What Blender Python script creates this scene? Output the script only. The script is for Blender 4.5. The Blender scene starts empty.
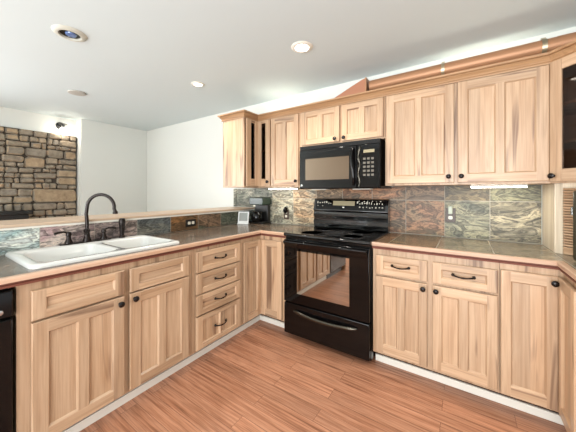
import bpy, bmesh, math, random
from mathutils import Vector, Matrix
random.seed(7)
SC = bpy.context.scene
COL = SC.collection
PI = math.pi

# ------------------------------------------------------------------ camera, world, exposure
def srgb(r, g, b, a=1.0):
    def c(v):
        v /= 255.0
        return v / 12.92 if v <= 0.04045 else ((v + 0.055) / 1.055) ** 2.4
    return (c(r), c(g), c(b), a)

cam_d = bpy.data.cameras.new('camera')
cam = bpy.data.objects.new('camera', cam_d)
COL.objects.link(cam)
cam.location = (1.664, -1.999, 1.287)
cam.rotation_euler = (PI / 2, 0, math.radians(33.9))
cam_d.sensor_width = 36.0
cam_d.lens = 264.0 / 576.0 * 36.0
cam_d.shift_y = -23.3 / 576.0
cam_d.clip_start = 0.02
SC.camera = cam

W = bpy.data.worlds.new('world')
SC.world = W
W.use_nodes = True
bg = W.node_tree.nodes['Background']
bg.inputs['Color'].default_value = (0.93, 0.97, 1.0, 1)
bg.inputs['Strength'].default_value = 0.85

SC.view_settings.view_transform = 'Standard'
SC.view_settings.look = 'None'
SC.view_settings.gamma = 1.0
SC.view_settings.use_curve_mapping = False
SC.view_settings.exposure = 0.36

def area_light(name, loc, rot, sx, sy, power, color=(1, 1, 1)):
    l = bpy.data.lights.new(name, 'AREA')
    l.shape = 'RECTANGLE'; l.size = sx; l.size_y = sy
    l.energy = power; l.color = color
    o = bpy.data.objects.new(name, l); COL.objects.link(o)
    o.location = loc; o.rotation_euler = rot
    return o

def spot_light(name, loc, power, color, angle=120, radius=0.05):
    l = bpy.data.lights.new(name, 'SPOT')
    l.energy = power; l.color = color; l.spot_size = math.radians(angle); l.spot_blend = 0.8
    l.shadow_soft_size = radius
    o = bpy.data.objects.new(name, l); COL.objects.link(o)
    o.location = loc
    return o

# added fill lights, unseen behind the camera, tilted up to brighten the ceiling
area_light('added_fill', (1.55, -4.55, 1.25), (math.radians(124), 0, 0), 2.2, 2.2, 170, (0.96, 0.98, 1.0))
area_light('added_fill', (-3.55, -3.5, 1.25), (math.radians(118), 0, math.radians(-90)), 2.0, 2.2, 140, (0.96, 0.98, 1.0))
spot_light('downlight_glow', (0.60, -0.219, 2.40), 34, (1.0, 0.93, 0.84))
spot_light('downlight_glow', (-0.67, -0.223, 2.40), 24, (1.0, 0.93, 0.84))
spot_light('downlight_glow', (1.75, -0.75, 2.40), 30, (1.0, 0.94, 0.86))  # added downlight, unseen overhead, to deepen shadows on the cabinet doors

# ------------------------------------------------------------------ materials
def new_mat(name):
    m = bpy.data.materials.new(name); m.use_nodes = True
    nt = m.node_tree
    return m, nt, nt.nodes['Principled BSDF']

def N(nt, t, **kw):
    n = nt.nodes.new(t)
    for k, v in kw.items():
        setattr(n, k, v)
    return n

def plain(name, col, rough=0.5, metal=0.0, spec=0.5, coat=0.0, bump=0.0, bscale=200.0, ior=None):
    m, nt, p = new_mat(name)
    p.inputs['Base Color'].default_value = col
    p.inputs['Roughness'].default_value = rough
    p.inputs['Metallic'].default_value = metal
    p.inputs['Specular IOR Level'].default_value = spec
    p.inputs['Coat Weight'].default_value = coat
    if ior: p.inputs['IOR'].default_value = ior
    tc = N(nt, 'ShaderNodeTexCoord'); no = N(nt, 'ShaderNodeTexNoise')
    no.inputs['Scale'].default_value = bscale
    nt.links.new(tc.outputs['Object'], no.inputs['Vector'])
    mr = N(nt, 'ShaderNodeMapRange')
    mr.inputs['To Min'].default_value = max(0.0, rough - 0.04); mr.inputs['To Max'].default_value = min(1.0, rough + 0.04)
    nt.links.new(no.outputs['Fac'], mr.inputs['Value']); nt.links.new(mr.outputs[0], p.inputs['Roughness'])
    if bump:
        b = N(nt, 'ShaderNodeBump'); b.inputs['Strength'].default_value = bump; b.inputs['Distance'].default_value = 0.002
        nt.links.new(no.outputs['Fac'], b.inputs['Height']); nt.links.new(b.outputs[0], p.inputs['Normal'])
    return m

def emit(name, col, strength):
    m, nt, p = new_mat(name)
    p.inputs['Base Color'].default_value = col
    p.inputs['Emission Color'].default_value = col
    p.inputs['Emission Strength'].default_value = strength
    return m

def mixrgb(nt, blend, fac, a, b):
    n = N(nt, 'ShaderNodeMix', data_type='RGBA', blend_type=blend)
    for s, v in ((n.inputs[0], fac), (n.inputs[6], a), (n.inputs[7], b)):
        if isinstance(v, (int, float)): s.default_value = v
        elif isinstance(v, tuple): s.default_value = v
        else: nt.links.new(v, s)
    return n.outputs[2]

def ramp(nt, fac, stops):
    r = N(nt, 'ShaderNodeValToRGB')
    e = r.color_ramp.elements
    while len(e) < len(stops): e.new(0.5)
    for i, (p, c) in enumerate(stops):
        e[i].position = p; e[i].color = c
    nt.links.new(fac, r.inputs['Fac'])
    return r.outputs['Color']

def math_node(nt, op, a, b=None):
    n = N(nt, 'ShaderNodeMath', operation=op)
    for i, v in enumerate((a, b)):
        if v is None: continue
        if isinstance(v, (int, float)): n.inputs[i].default_value = v
        else: nt.links.new(v, n.inputs[i])
    return n.outputs[0]

def wood(name, axis, light, mid, dark, streak, streak_amt=0.62, rough=0.42, grain=0.28, islands=True):
    """axis = direction of the grain in the object's own space: 0 x, 1 y, 2 z"""
    m, nt, p = new_mat(name)
    tc = N(nt, 'ShaderNodeTexCoord'); oi = N(nt, 'ShaderNodeObjectInfo'); ge = N(nt, 'ShaderNodeNewGeometry')
    off = math_node(nt, 'MULTIPLY', oi.outputs['Random'], 37.0)
    if islands:
        off = math_node(nt, 'ADD', off, math_node(nt, 'MULTIPLY', ge.outputs['Random Per Island'], 91.0))
    at = N(nt, 'ShaderNodeAttribute', attribute_name='c3')      # one value per board
    off = math_node(nt, 'ADD', off, math_node(nt, 'MULTIPLY', at.outputs['Fac'], 173.0))
    va = N(nt, 'ShaderNodeVectorMath', operation='ADD')
    cb = N(nt, 'ShaderNodeCombineXYZ')
    for i in range(3): nt.links.new(off, cb.inputs[i])
    nt.links.new(tc.outputs['Object'], va.inputs[0]); nt.links.new(cb.outputs[0], va.inputs[1])
    def stretched(across, along):
        mp = N(nt, 'ShaderNodeMapping')
        s = [across] * 3; s[axis] = along
        mp.inputs['Scale'].default_value = s
        nt.links.new(va.outputs[0], mp.inputs['Vector'])
        return mp.outputs[0]
    def noise(vec, scale, detail=4, dist=0.0, rgh=0.5):
        n = N(nt, 'ShaderNodeTexNoise')
        n.inputs['Scale'].default_value = scale; n.inputs['Detail'].default_value = detail
        n.inputs['Distortion'].default_value = dist; n.inputs['Roughness'].default_value = rgh
        nt.links.new(vec, n.inputs['Vector'])
        return n.outputs['Fac']
    big = noise(stretched(9, 0.7), 1.0, 3, 0.6)
    col = ramp(nt, big, [(0.30, mid), (0.50, light), (0.68, mid), (0.8, dark)])
    fine = noise(stretched(150, 5), 1.0, 4)
    fr = ramp(nt, fine, [(0.32, (0.62, 0.56, 0.50, 1)), (0.56, (1, 1, 1, 1))])
    col = mixrgb(nt, 'MULTIPLY', grain, col, fr)
    midg = ramp(nt, noise(stretched(48, 1.6), 1.0, 3, 0.4), [(0.36, (0.74, 0.67, 0.60, 1)), (0.50, (1, 1, 1, 1)), (0.64, (0.98, 0.97, 0.96, 1)), (0.74, (0.82, 0.77, 0.71, 1))])
    col = mixrgb(nt, 'MULTIPLY', 0.55, col, midg)
    wav = N(nt, 'ShaderNodeTexWave', wave_type='RINGS', rings_direction='Z' if axis == 2 else ('X' if axis == 0 else 'Y'))
    wav.inputs['Scale'].default_value = 1.0; wav.inputs['Distortion'].default_value = 5.0
    wav.inputs['Detail'].default_value = 2.0
    nt.links.new(stretched(16, 1.1), wav.inputs['Vector'])
    wr = ramp(nt, wav.outputs['Fac'], [(0.0, (0.80, 0.74, 0.66, 1)), (0.4, (1, 1, 1, 1))])
    col = mixrgb(nt, 'MULTIPLY', 0.16, col, wr)
    st = noise(stretched(13, 0.9), 1.0, 2, 1.2)
    sm = ramp(nt, st, [(0.60, (0, 0, 0, 1)), (0.70, (1, 1, 1, 1))])
    rg = N(nt, 'ShaderNodeRGBToBW'); nt.links.new(sm, rg.inputs[0])
    col = mixrgb(nt, 'MIX', math_node(nt, 'MULTIPLY', rg.outputs[0], streak_amt), col, streak)
    hv = N(nt, 'ShaderNodeHueSaturation')
    rnd = math_node(nt, 'FRACT', math_node(nt, 'MULTIPLY', off, 3.71))
    mr = N(nt, 'ShaderNodeMapRange'); mr.inputs['To Min'].default_value = 0.83; mr.inputs['To Max'].default_value = 1.07
    nt.links.new(rnd, mr.inputs['Value']); nt.links.new(mr.outputs[0], hv.inputs['Value'])
    nt.links.new(col, hv.inputs['Color'])
    nt.links.new(hv.outputs['Color'], p.inputs['Base Color'])
    p.inputs['Roughness'].default_value = rough
    p.inputs['Coat Weight'].default_value = 0.15; p.inputs['Coat Roughness'].default_value = 0.25
    b = N(nt, 'ShaderNodeBump'); b.inputs['Strength'].default_value = 0.12; b.inputs['Distance'].default_value = 0.001
    nt.links.new(fine, b.inputs['Height']); nt.links.new(b.outputs[0], p.inputs['Normal'])
    return m

HL, HM, HD, HS = srgb(201, 170, 139), srgb(186, 151, 118), srgb(161, 124, 93), srgb(84, 48, 31)
hick = [wood('hickory_x', 0, HL, HM, HD, HS), wood('hickory_y', 1, HL, HM, HD, HS), wood('hickory_z', 2, HL, HM, HD, HS)]
HV, HH = hick[2], hick[0]
lamplit_z = wood('lamplit_wood_z', 2, srgb(226, 212, 190), srgb(214, 196, 170), srgb(190, 164, 136), HS, 0.35)  # garage wood painted paler, as whitened by the under-cabinet lamp
ML, MM, MD = srgb(186, 146, 106), srgb(168, 127, 88), srgb(142, 102, 68)
trimw = [wood('molding_x', 0, ML, MM, MD, HS, 0.1), wood('molding_y', 1, ML, MM, MD, HS, 0.1)]
EL, EM, ED = srgb(214, 180, 154), srgb(196, 158, 130), srgb(168, 128, 102)
edgew = [wood('edge_wood_x', 0, EL, EM, ED, HS, 0.2), wood('edge_wood_y', 1, EL, EM, ED, HS, 0.2)]
ledgew = wood('ledge_wood_y', 1, srgb(212, 186, 160), srgb(200, 172, 146), srgb(180, 150, 124), HS, 0.2)
groove_m = plain('dark_red_stain', srgb(112, 62, 46), 0.6)
shadow_line = plain('toe_shade', srgb(60, 36, 24), 0.8)  # toe board wood darkened to paint in the shade under the cabinets

def slate(name, sc=1.0, rough=0.38, vein=0.9):
    m, nt, p = new_mat(name)
    a1 = N(nt, 'ShaderNodeAttribute', attribute_name='c1'); a2 = N(nt, 'ShaderNodeAttribute', attribute_name='c2')
    a3 = N(nt, 'ShaderNodeAttribute', attribute_name='c3')
    tc = N(nt, 'ShaderNodeTexCoord')
    mul = N(nt, 'ShaderNodeVectorMath', operation='SCALE'); mul.inputs[3].default_value = 40.0
    nt.links.new(a3.outputs['Vector'], mul.inputs[0])
    va = N(nt, 'ShaderNodeVectorMath', operation='ADD')
    nt.links.new(tc.outputs['Object'], va.inputs[0]); nt.links.new(mul.outputs[0], va.inputs[1])
    rot = N(nt, 'ShaderNodeMapping'); rot.inputs['Rotation'].default_value = (0.3, 0.65, 0.6); rot.inputs['Scale'].default_value = (0.75, 1.6, 2.0)
    nt.links.new(va.outputs[0], rot.inputs['Vector'])
    va = rot
    def noise(scale, detail, dist, rgh=0.55):
        n = N(nt, 'ShaderNodeTexNoise')
        n.inputs['Scale'].default_value = scale * sc; n.inputs['Detail'].default_value = detail
        n.inputs['Distortion'].default_value = dist; n.inputs['Roughness'].default_value = rgh
        nt.links.new(va.outputs[0], n.inputs['Vector'])
        return n.outputs['Fac']
    n1 = noise(3.0, 5, 1.0)
    f1 = ramp(nt, n1, [(0.42, (0, 0, 0, 1)), (0.56, (1, 1, 1, 1))])
    col = mixrgb(nt, 'MIX', f1, a1.outputs['Color'], a2.outputs['Color'])
    n2 = noise(6.0, 7, 1.7, 0.6)
    v = ramp(nt, n2, [(0.36, (1, 1, 1, 1)), (0.44, (0.5, 0.48, 0.44, 1)), (0.475, (0.16, 0.16, 0.15, 1)), (0.51, (1.0, 1.0, 0.98, 1)), (0.555, (1.55, 1.5, 1.4, 1)), (0.60, (0.45, 0.43, 0.40, 1)), (0.66, (1.1, 1.1, 1.1, 1))])
    col = mixrgb(nt, 'MULTIPLY', vein, col, v)
    n3 = noise(45.0, 4, 0.4, 0.7)
    f3 = ramp(nt, n3, [(0.32, (0.5, 0.5, 0.5, 1)), (0.62, (1.3, 1.28, 1.22, 1))])
    col = mixrgb(nt, 'MULTIPLY', 0.6, col, f3)
    nt.links.new(col, p.inputs['Base Color'])
    p.inputs['Roughness'].default_value = rough
    b = N(nt, 'ShaderNodeBump'); b.inputs['Strength'].default_value = 0.35; b.inputs['Distance'].default_value = 0.004
    ad = math_node(nt, 'ADD', n2, math_node(nt, 'MULTIPLY', n3, 0.25))
    nt.links.new(ad, b.inputs['Height']); nt.links.new(b.outputs[0], p.inputs['Normal'])
    return m
slate_wall = slate('slate_wall_tile', 1.0, 0.45)
slate_top = slate('slate_counter_tile', 0.8, 0.20, 0.38)
grout = plain('grout', srgb(168, 160, 146), 0.85, bump=0.3)
grout_dark = plain('grout_grey', srgb(120, 112, 102), 0.85, bump=0.3)

wall_m = plain('wall_paint', srgb(216, 218, 212), 0.75, bump=0.08, bscale=350)
ceil_m = plain('ceiling_paint', srgb(206, 217, 218), 0.85, bump=0.08, bscale=250)
white_trim = plain('white_trim_paint', srgb(230, 226, 214), 0.5)
black_gloss = plain('black_enamel', srgb(9, 8, 8), 0.10, spec=0.32)
black_glass = plain('black_glass', srgb(6, 5, 5), 0.06, spec=0.30)
black_mat = plain('black_plastic', srgb(22, 21, 20), 0.35)
bronze = plain('oil_rubbed_bronze', srgb(34, 26, 22), 0.28, metal=0.6, spec=0.6)
knob_m = plain('dark_bronze_knob', srgb(26, 20, 18), 0.25, metal=0.4)
chrome = plain('steel', srgb(190, 190, 188), 0.22, metal=1.0)
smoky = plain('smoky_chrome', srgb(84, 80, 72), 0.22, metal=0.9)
porcelain = plain('white_enamel', srgb(222, 222, 217), 0.12, coat=0.5)
copper = plain('satin_copper', srgb(176, 130, 96), 0.45, metal=0.35)
copper_dark = plain('copper_sheet', srgb(176, 122, 94), 0.5, metal=0.3)
brass = plain('strap_steel', srgb(188, 176, 150), 0.35, metal=0.9)
ivory = plain('ivory_plastic', srgb(224, 218, 200), 0.4)
brownplate = plain('brown_plate', srgb(70, 52, 40), 0.4)
green_dark = plain('dark_green_plastic', srgb(42, 56, 46), 0.25)
olive_dark = plain('dark_olive_enamel', srgb(52, 48, 34), 0.3)
grey_screen = plain('grey_screen', srgb(146, 150, 146), 0.15)
marks = plain('pale_markings', srgb(196, 192, 176), 0.5)
display = plain('beige_display', srgb(150, 140, 112), 0.2)
silver_frame = plain('silver_white_plastic', srgb(220, 222, 220), 0.3)
light_emit = emit('lamp_lens', (1.0, 0.95, 0.86, 1), 9.0)
tube_emit = emit('under_cabinet_lamp', (1.0, 0.97, 0.84, 1), 14.0)
up_emit = emit('uplight_lamp', (1.0, 0.95, 0.80, 1), 12.0)
bulb_emit = emit('bulb', (1.0, 0.92, 0.8, 1), 22.0)
blue_reflection = plain('bluish_reflection_glass', srgb(96, 120, 168), 0.1, coat=0.5)  # bluish reflection painted into the unlit lamp's base colour

def mirror_glass(name, tint, refl, spec_tint=(1, 1, 1, 1)):
    """dark tinted oven window: strong surface reflection over a dark base"""
    m, nt, p = new_mat(name)
    p.inputs['Base Color'].default_value = tint
    p.inputs['Roughness'].default_value = 0.03
    p.inputs['IOR'].default_value = refl
    p.inputs['Specular Tint'].default_value = spec_tint
    return m
oven_window = mirror_glass('oven_window_glass', srgb(20, 15, 11), 6.5, (1.0, 0.90, 0.78, 1))

def clear_glass(name, tint):
    m = bpy.data.materials.new(name); m.use_nodes = True
    nt = m.node_tree; nt.nodes.clear()
    out = N(nt, 'ShaderNodeOutputMaterial'); mx = N(nt, 'ShaderNodeMixShader')
    tr = N(nt, 'ShaderNodeBsdfTransparent'); gl = N(nt, 'ShaderNodeBsdfGlossy'); fr = N(nt, 'ShaderNodeFresnel')
    tr.inputs[0].default_value = tint; gl.inputs['Roughness'].default_value = 0.02
    fr.inputs[0].default_value = 1.45
    nt.links.new(fr.outputs[0], mx.inputs[0]); nt.links.new(tr.outputs[0], mx.inputs[1]); nt.links.new(gl.outputs[0], mx.inputs[2])
    nt.links.new(mx.outputs[0], out.inputs[0])
    return m
tint_glass = clear_glass('tinted_cabinet_glass', (0.55, 0.47, 0.42, 1))  # brownish tint darkens what shows through the cabinet doors
clear = clear_glass('lamp_glass', (0.95, 0.95, 0.95, 1))

def floor_material():
    m, nt, p = new_mat('red_brown_plank_floor')
    tc = N(nt, 'ShaderNodeTexCoord')
    br = N(nt, 'ShaderNodeTexBrick')
    br.offset = 0.37; br.offset_frequency = 2; br.squash = 1.0
    br.inputs['Scale'].default_value = 1.0
    br.inputs['Brick Width'].default_value = 0.95; br.inputs['Row Height'].default_value = 0.098
    br.inputs['Mortar Size'].default_value = 0.0011; br.inputs['Mortar Smooth'].default_value = 0.2
    br.inputs['Bias'].default_value = 0.0
    br.inputs['Color1'].default_value = (0, 0, 0, 1); br.inputs['Color2'].default_value = (1, 1, 1, 1)
    br.inputs['Mortar'].default_value = (0.5, 0.5, 0.5, 1)
    nt.links.new(tc.outputs['Object'], br.inputs['Vector'])
    mul = N(nt, 'ShaderNodeVectorMath', operation='SCALE'); mul.inputs[3].default_value = 23.0
    nt.links.new(br.outputs['Color'], mul.inputs[0])
    va = N(nt, 'ShaderNodeVectorMath', operation='ADD')
    nt.links.new(tc.outputs['Object'], va.inputs[0]); nt.links.new(mul.outputs[0], va.inputs[1])
    def noise(sx, sy, detail, dist=0.0):
        mp = N(nt, 'ShaderNodeMapping'); mp.inputs['Scale'].default_value = (sx, sy, 1)
        n = N(nt, 'ShaderNodeTexNoise'); n.inputs['Scale'].default_value = 1.0; n.inputs['Detail'].default_value = detail
        n.inputs['Distortion'].default_value = dist
        nt.links.new(va.outputs[0], mp.inputs['Vector']); nt.links.new(mp.outputs[0], n.inputs['Vector'])
        return n.outputs['Fac']
    g1 = noise(2.0, 62, 5, 0.35)
    col = ramp(nt, g1, [(0.28, srgb(138, 90, 66)), (0.44, srgb(182, 128, 98)), (0.60, srgb(198, 146, 116)), (0.78, srgb(164, 111, 82))])
    g2 = noise(7.0, 190, 3)
    f2 = ramp(nt, g2, [(0.33, (0.60, 0.54, 0.50, 1)), (0.58, (1.06, 1.05, 1.04, 1))])
    col = mixrgb(nt, 'MULTIPLY', 0.65, col, f2)
    g3 = noise(1.4, 5.0, 3)
    f3 = ramp(nt, g3, [(0.3, (0.80, 0.78, 0.76, 1)), (0.7, (1.1, 1.1, 1.1, 1))])
    col = mixrgb(nt, 'MULTIPLY', 0.8, col, f3)
    bw = N(nt, 'ShaderNodeRGBToBW'); nt.links.new(br.outputs['Color'], bw.inputs[0])
    pv = N(nt, 'ShaderNodeMapRange'); pv.inputs['To Min'].default_value = 0.86; pv.inputs['To Max'].default_value = 1.10
    nt.links.new(bw.outputs[0], pv.inputs['Value'])
    hv = N(nt, 'ShaderNodeHueSaturation'); nt.links.new(col, hv.inputs['Color']); nt.links.new(pv.outputs[0], hv.inputs['Value'])
    col = mixrgb(nt, 'MIX', math_node(nt, 'MULTIPLY', br.outputs['Fac'], 0.75), hv.outputs[0], srgb(66, 36, 22))
    nt.links.new(col, p.inputs['Base Color'])
    p.inputs['Roughness'].default_value = 0.36
    b = N(nt, 'ShaderNodeBump'); b.inputs['Strength'].default_value = 0.15; b.inputs['Distance'].default_value = 0.002
    nt.links.new(g2, b.inputs['Height']); nt.links.new(b.outputs[0], p.inputs['Normal'])
    return m
floor_m = floor_material()

def stone_material():
    m, nt, p = new_mat('fieldstone')
    ge = N(nt, 'ShaderNodeNewGeometry'); tc = N(nt, 'ShaderNodeTexCoord')
    base = ramp(nt, ge.outputs['Random Per Island'], [(0.0, srgb(126, 119, 108)), (0.3, srgb(148, 136, 118)), (0.55, srgb(138, 131, 120)), (0.8, srgb(166, 145, 118)), (1.0, srgb(156, 147, 132))])
    n = N(nt, 'ShaderNodeTexNoise'); n.inputs['Scale'].default_value = 14; n.inputs['Detail'].default_value = 6; n.inputs['Roughness'].default_value = 0.65
    nt.links.new(tc.outputs['Object'], n.inputs['Vector'])
    f = ramp(nt, n.outputs['Fac'], [(0.3, (0.62, 0.58, 0.54, 1)), (0.65, (1.2, 1.18, 1.14, 1))])
    col = mixrgb(nt, 'MULTIPLY', 0.85, base, f)
    nt.links.new(col, p.inputs['Base Color']); p.inputs['Roughness'].default_value = 0.9
    b = N(nt, 'ShaderNodeBump'); b.inputs['Strength'].default_value = 0.6; b.inputs['Distance'].default_value = 0.012
    nt.links.new(n.outputs['Fac'], b.inputs['Height']); nt.links.new(b.outputs[0], p.inputs['Normal'])
    return m
stone_m = stone_material()
mortar_m = plain('dark_mortar', srgb(70, 62, 54), 0.95, bump=0.5, bscale=60)

# ------------------------------------------------------------------ mesh builder
class MB:
    def __init__(s):
        s.v = []; s.f = []; s.m = []; s.c = []
    def quad(s, pts, m=0, c=None):
        i = len(s.v); s.v += [tuple(p) for p in pts]
        s.f.append(tuple(range(i, i + len(pts)))); s.m.append(m); s.c.append(c)
    def mesh(s, verts, faces, m=0, c=None):
        i = len(s.v); s.v += [tuple(p) for p in verts]
        for f in faces:
            s.f.append(tuple(i + k for k in f)); s.m.append(m); s.c.append(c)
    def box(s, x0, x1, y0, y1, z0, z1, m=0, c=None):
        V = [(x0, y0, z0), (x1, y0, z0), (x1, y1, z0), (x0, y1, z0), (x0, y0, z1), (x1, y0, z1), (x1, y1, z1), (x0, y1, z1)]
        F = [(0, 3, 2, 1), (4, 5, 6, 7), (0, 1, 5, 4), (1, 2, 6, 5), (2, 3, 7, 6), (3, 0, 4, 7)]
        s.mesh(V, F, m, c); return s
    def prism(s, poly, z0, z1, m=0):
        n = len(poly)
        V = [(x, y, z0) for x, y in poly] + [(x, y, z1) for x, y in poly]
        F = [tuple(reversed(range(n))), tuple(range(n, 2 * n))] + [(i, (i + 1) % n, n + (i + 1) % n, n + i) for i in range(n)]
        s.mesh(V, F, m); return s
    def prism_y(s, poly, y0, y1, m=0):   # polygon in x,z extruded along y
        n = len(poly)
        V = [(x, y0, z) for x, z in poly] + [(x, y1, z) for x, z in poly]
        F = [tuple(range(n)), tuple(reversed(range(n, 2 * n)))] + [((i + 1) % n, i, n + i, n + (i + 1) % n) for i in range(n)]
        s.mesh(V, F, m); return s
    def prism_x(s, poly, x0, x1, m=0):   # polygon in y,z extruded along x
        n = len(poly)
        V = [(x0, y, z) for y, z in poly] + [(x1, y, z) for y, z in poly]
        F = [tuple(reversed(range(n))), tuple(range(n, 2 * n))] + [(i, (i + 1) % n, n + (i + 1) % n, n + i) for i in range(n)]
        s.mesh(V, F, m); return s
    def lathe(s, prof, n=24, M=None, m=0):   # prof (r, z)
        M = M or Matrix.Identity(4)
        V = []; F = []
        for r, z in prof:
            for k in range(n):
                a = 2 * PI * k / n
                V.append(M @ Vector((r * math.cos(a), r * math.sin(a), z)))
        for i in range(len(prof) - 1):
            for k in range(n):
                F.append((i * n + k, i * n + (k + 1) % n, (i + 1) * n + (k + 1) % n, (i + 1) * n + k))
        F.append(tuple(reversed(range(n)))); F.append(tuple(range((len(prof) - 1) * n, len(prof) * n)))
        s.mesh(V, F, m); return s
    def tube(s, pts, r, n=12, m=0):
        pts = [Vector(p) for p in pts]; rs = r if isinstance(r, (list, tuple)) else [r] * len(pts)
        V = []; F = []
        up = None
        for i, p in enumerate(pts):
            t = (pts[min(i + 1, len(pts) - 1)] - pts[max(i - 1, 0)]).normalized()
            if up is None:
                up = Vector((0, 0, 1)) if abs(t.z) < 0.9 else Vector((1, 0, 0))
            a = (up - t * up.dot(t)).normalized(); b = t.cross(a); up = a
            for k in range(n):
                an = 2 * PI * k / n
                V.append(p + (a * math.cos(an) + b * math.sin(an)) * rs[i])
        for i in range(len(pts) - 1):
            for k in range(n):
                F.append((i * n + k, i * n + (k + 1) % n, (i + 1) * n + (k + 1) % n, (i + 1) * n + k))
        F.append(tuple(reversed(range(n)))); F.append(tuple(range((len(pts) - 1) * n, len(pts) * n)))
        s.mesh(V, F, m); return s
    def sweep(s, path, prof, m_of=None, two=False):
        """mitred sweep of profile (offset, z) along a 2D path; offset goes to the right of travel"""
        P = [Vector(p) for p in path]; n = len(P); k = len(prof)
        rows = []
        for i in range(n):
            def nrm(a, b):
                d = (b - a).normalized(); return Vector((d.y, -d.x))
            if i == 0: off = nrm(P[0], P[1])
            elif i == n - 1: off = nrm(P[-2], P[-1])
            else:
                n1, n2 = nrm(P[i - 1], P[i]), nrm(P[i], P[i + 1])
                off = (n1 + n2); off = off / off.dot(n1)
            rows.append([(P[i].x + off.x * o, P[i].y + off.y * o, z) for o, z in prof])
        for i in range(n - 1):
            for j in range(k):
                m = 0 if not m_of else (m_of(i, j) if two else m_of(i))
                s.quad([rows[i][j], rows[i + 1][j], rows[i + 1][(j + 1) % k], rows[i][(j + 1) % k]], m)
        s.quad(rows[0], 0); s.quad(list(reversed(rows[-1])), 0)
        return s
    def build(s, name, mats, parent=None, loc=(0, 0, 0), rz=0, bevel=0, smooth=35, seg=2, weld=True):
        me = bpy.data.meshes.new(name)
        me.from_pydata(s.v, [], s.f)
        mats = mats if isinstance(mats, (list, tuple)) else [mats]
        for mt in mats: me.materials.append(mt)
        for p, mi in zip(me.polygons, s.m): p.material_index = mi
        if any(c is not None for c in s.c):
            for li, nm in enumerate(('c1', 'c2', 'c3')):
                at = me.attributes.new(nm, 'FLOAT_COLOR', 'CORNER')
                for p, c in zip(me.polygons, s.c):
                    col = c[li] if c else (0.3, 0.3, 0.3, 1)
                    for l in p.loop_indices: at.data[l].color = col
        bm = bmesh.new(); bm.from_mesh(me)
        if weld: bmesh.ops.remove_doubles(bm, verts=bm.verts, dist=1e-5)
        bmesh.ops.recalc_face_normals(bm, faces=bm.faces)
        bm.to_mesh(me); bm.free()
        if smooth:
            for p in me.polygons: p.use_smooth = True
            me.set_sharp_from_angle(angle=math.radians(smooth))
        o = bpy.data.objects.new(name, me); COL.objects.link(o)
        if parent: o.parent = parent
        o.location = loc; o.rotation_euler = (0, 0, rz)
        if bevel:
            b = o.modifiers.new('bevel', 'BEVEL'); b.width = bevel; b.segments = seg; b.limit_method = 'ANGLE'; b.angle_limit = math.radians(40)
        return o

def tag(o, label, cat, group=None):
    o['label'] = label; o['category'] = cat
    if group: o['group'] = group
    return o
def thing(name, label, cat, loc=(0, 0, 0), rz=0, group=None):
    o = bpy.data.objects.new(name, None); COL.objects.link(o)
    o.empty_display_size = 0.1
    o.location = loc; o.rotation_euler = (0, 0, rz)
    return tag(o, label, cat, group)
def structure(o):
    o['kind'] = 'structure'; return o

# ------------------------------------------------------------------ the setting
XL, XR, YB, YF, ZC = -3.25, 2.71, 0.61, -4.6, 2.43
STX = -3.45            # plane of the recess with the stone facing
REC = -0.40            # the recess starts here
structure(MB().box(-3.7, XR + 0.1, YF, YB + 0.1, -0.08, 0).build('floor', floor_m, smooth=0))
structure(MB().box(-3.7, XR + 0.1, YF, YB + 0.1, ZC, ZC + 0.08).build('ceiling', ceil_m, smooth=0))
structure(MB().box(-3.7, XR + 0.1, YB, YB + 0.1, 0, ZC).build('wall_back', wall_m, smooth=0))
structure(MB().box(STX - 0.25, XL, REC, YB, 0, ZC).build('wall_left', wall_m, smooth=0))
structure(MB().box(STX - 0.25, STX, -2.4, REC, 0, ZC).build('wall_recess', wall_m, smooth=0))
structure(MB().box(XR, XR + 0.1, -1.0, YB, 0, ZC).build('wall_right', wall_m, smooth=0))
structure(MB().box(-3.7, 0.30, YF - 0.1, YF, 0, ZC).build('wall_front_unseen', wall_m, smooth=0))  # unseen partial wall, added to keep bright glare out of appliance reflections
# low wall behind the peninsula, with its ledge
TX = -0.635            # tiled face of the low wall
structure(MB().box(-0.80, TX, -2.60, YB, 0, 1.062).build('wall_peninsula', wall_m, smooth=0))

led = thing('wooden_ledge', 'long pale wooden ledge capping the low tiled wall behind the sink', 'ledge', (-0.8, -1.0, 1.062))
MB().box(-0.20, 0.20, -1.62, 1.607, 0.014, 0.033).build('ledge_board', ledgew, led, bevel=0.004)
MB().box(-0.15, 0.190, -1.60, 1.605, 0.0, 0.014).build('ledge_trim', white_trim, led)

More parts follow.
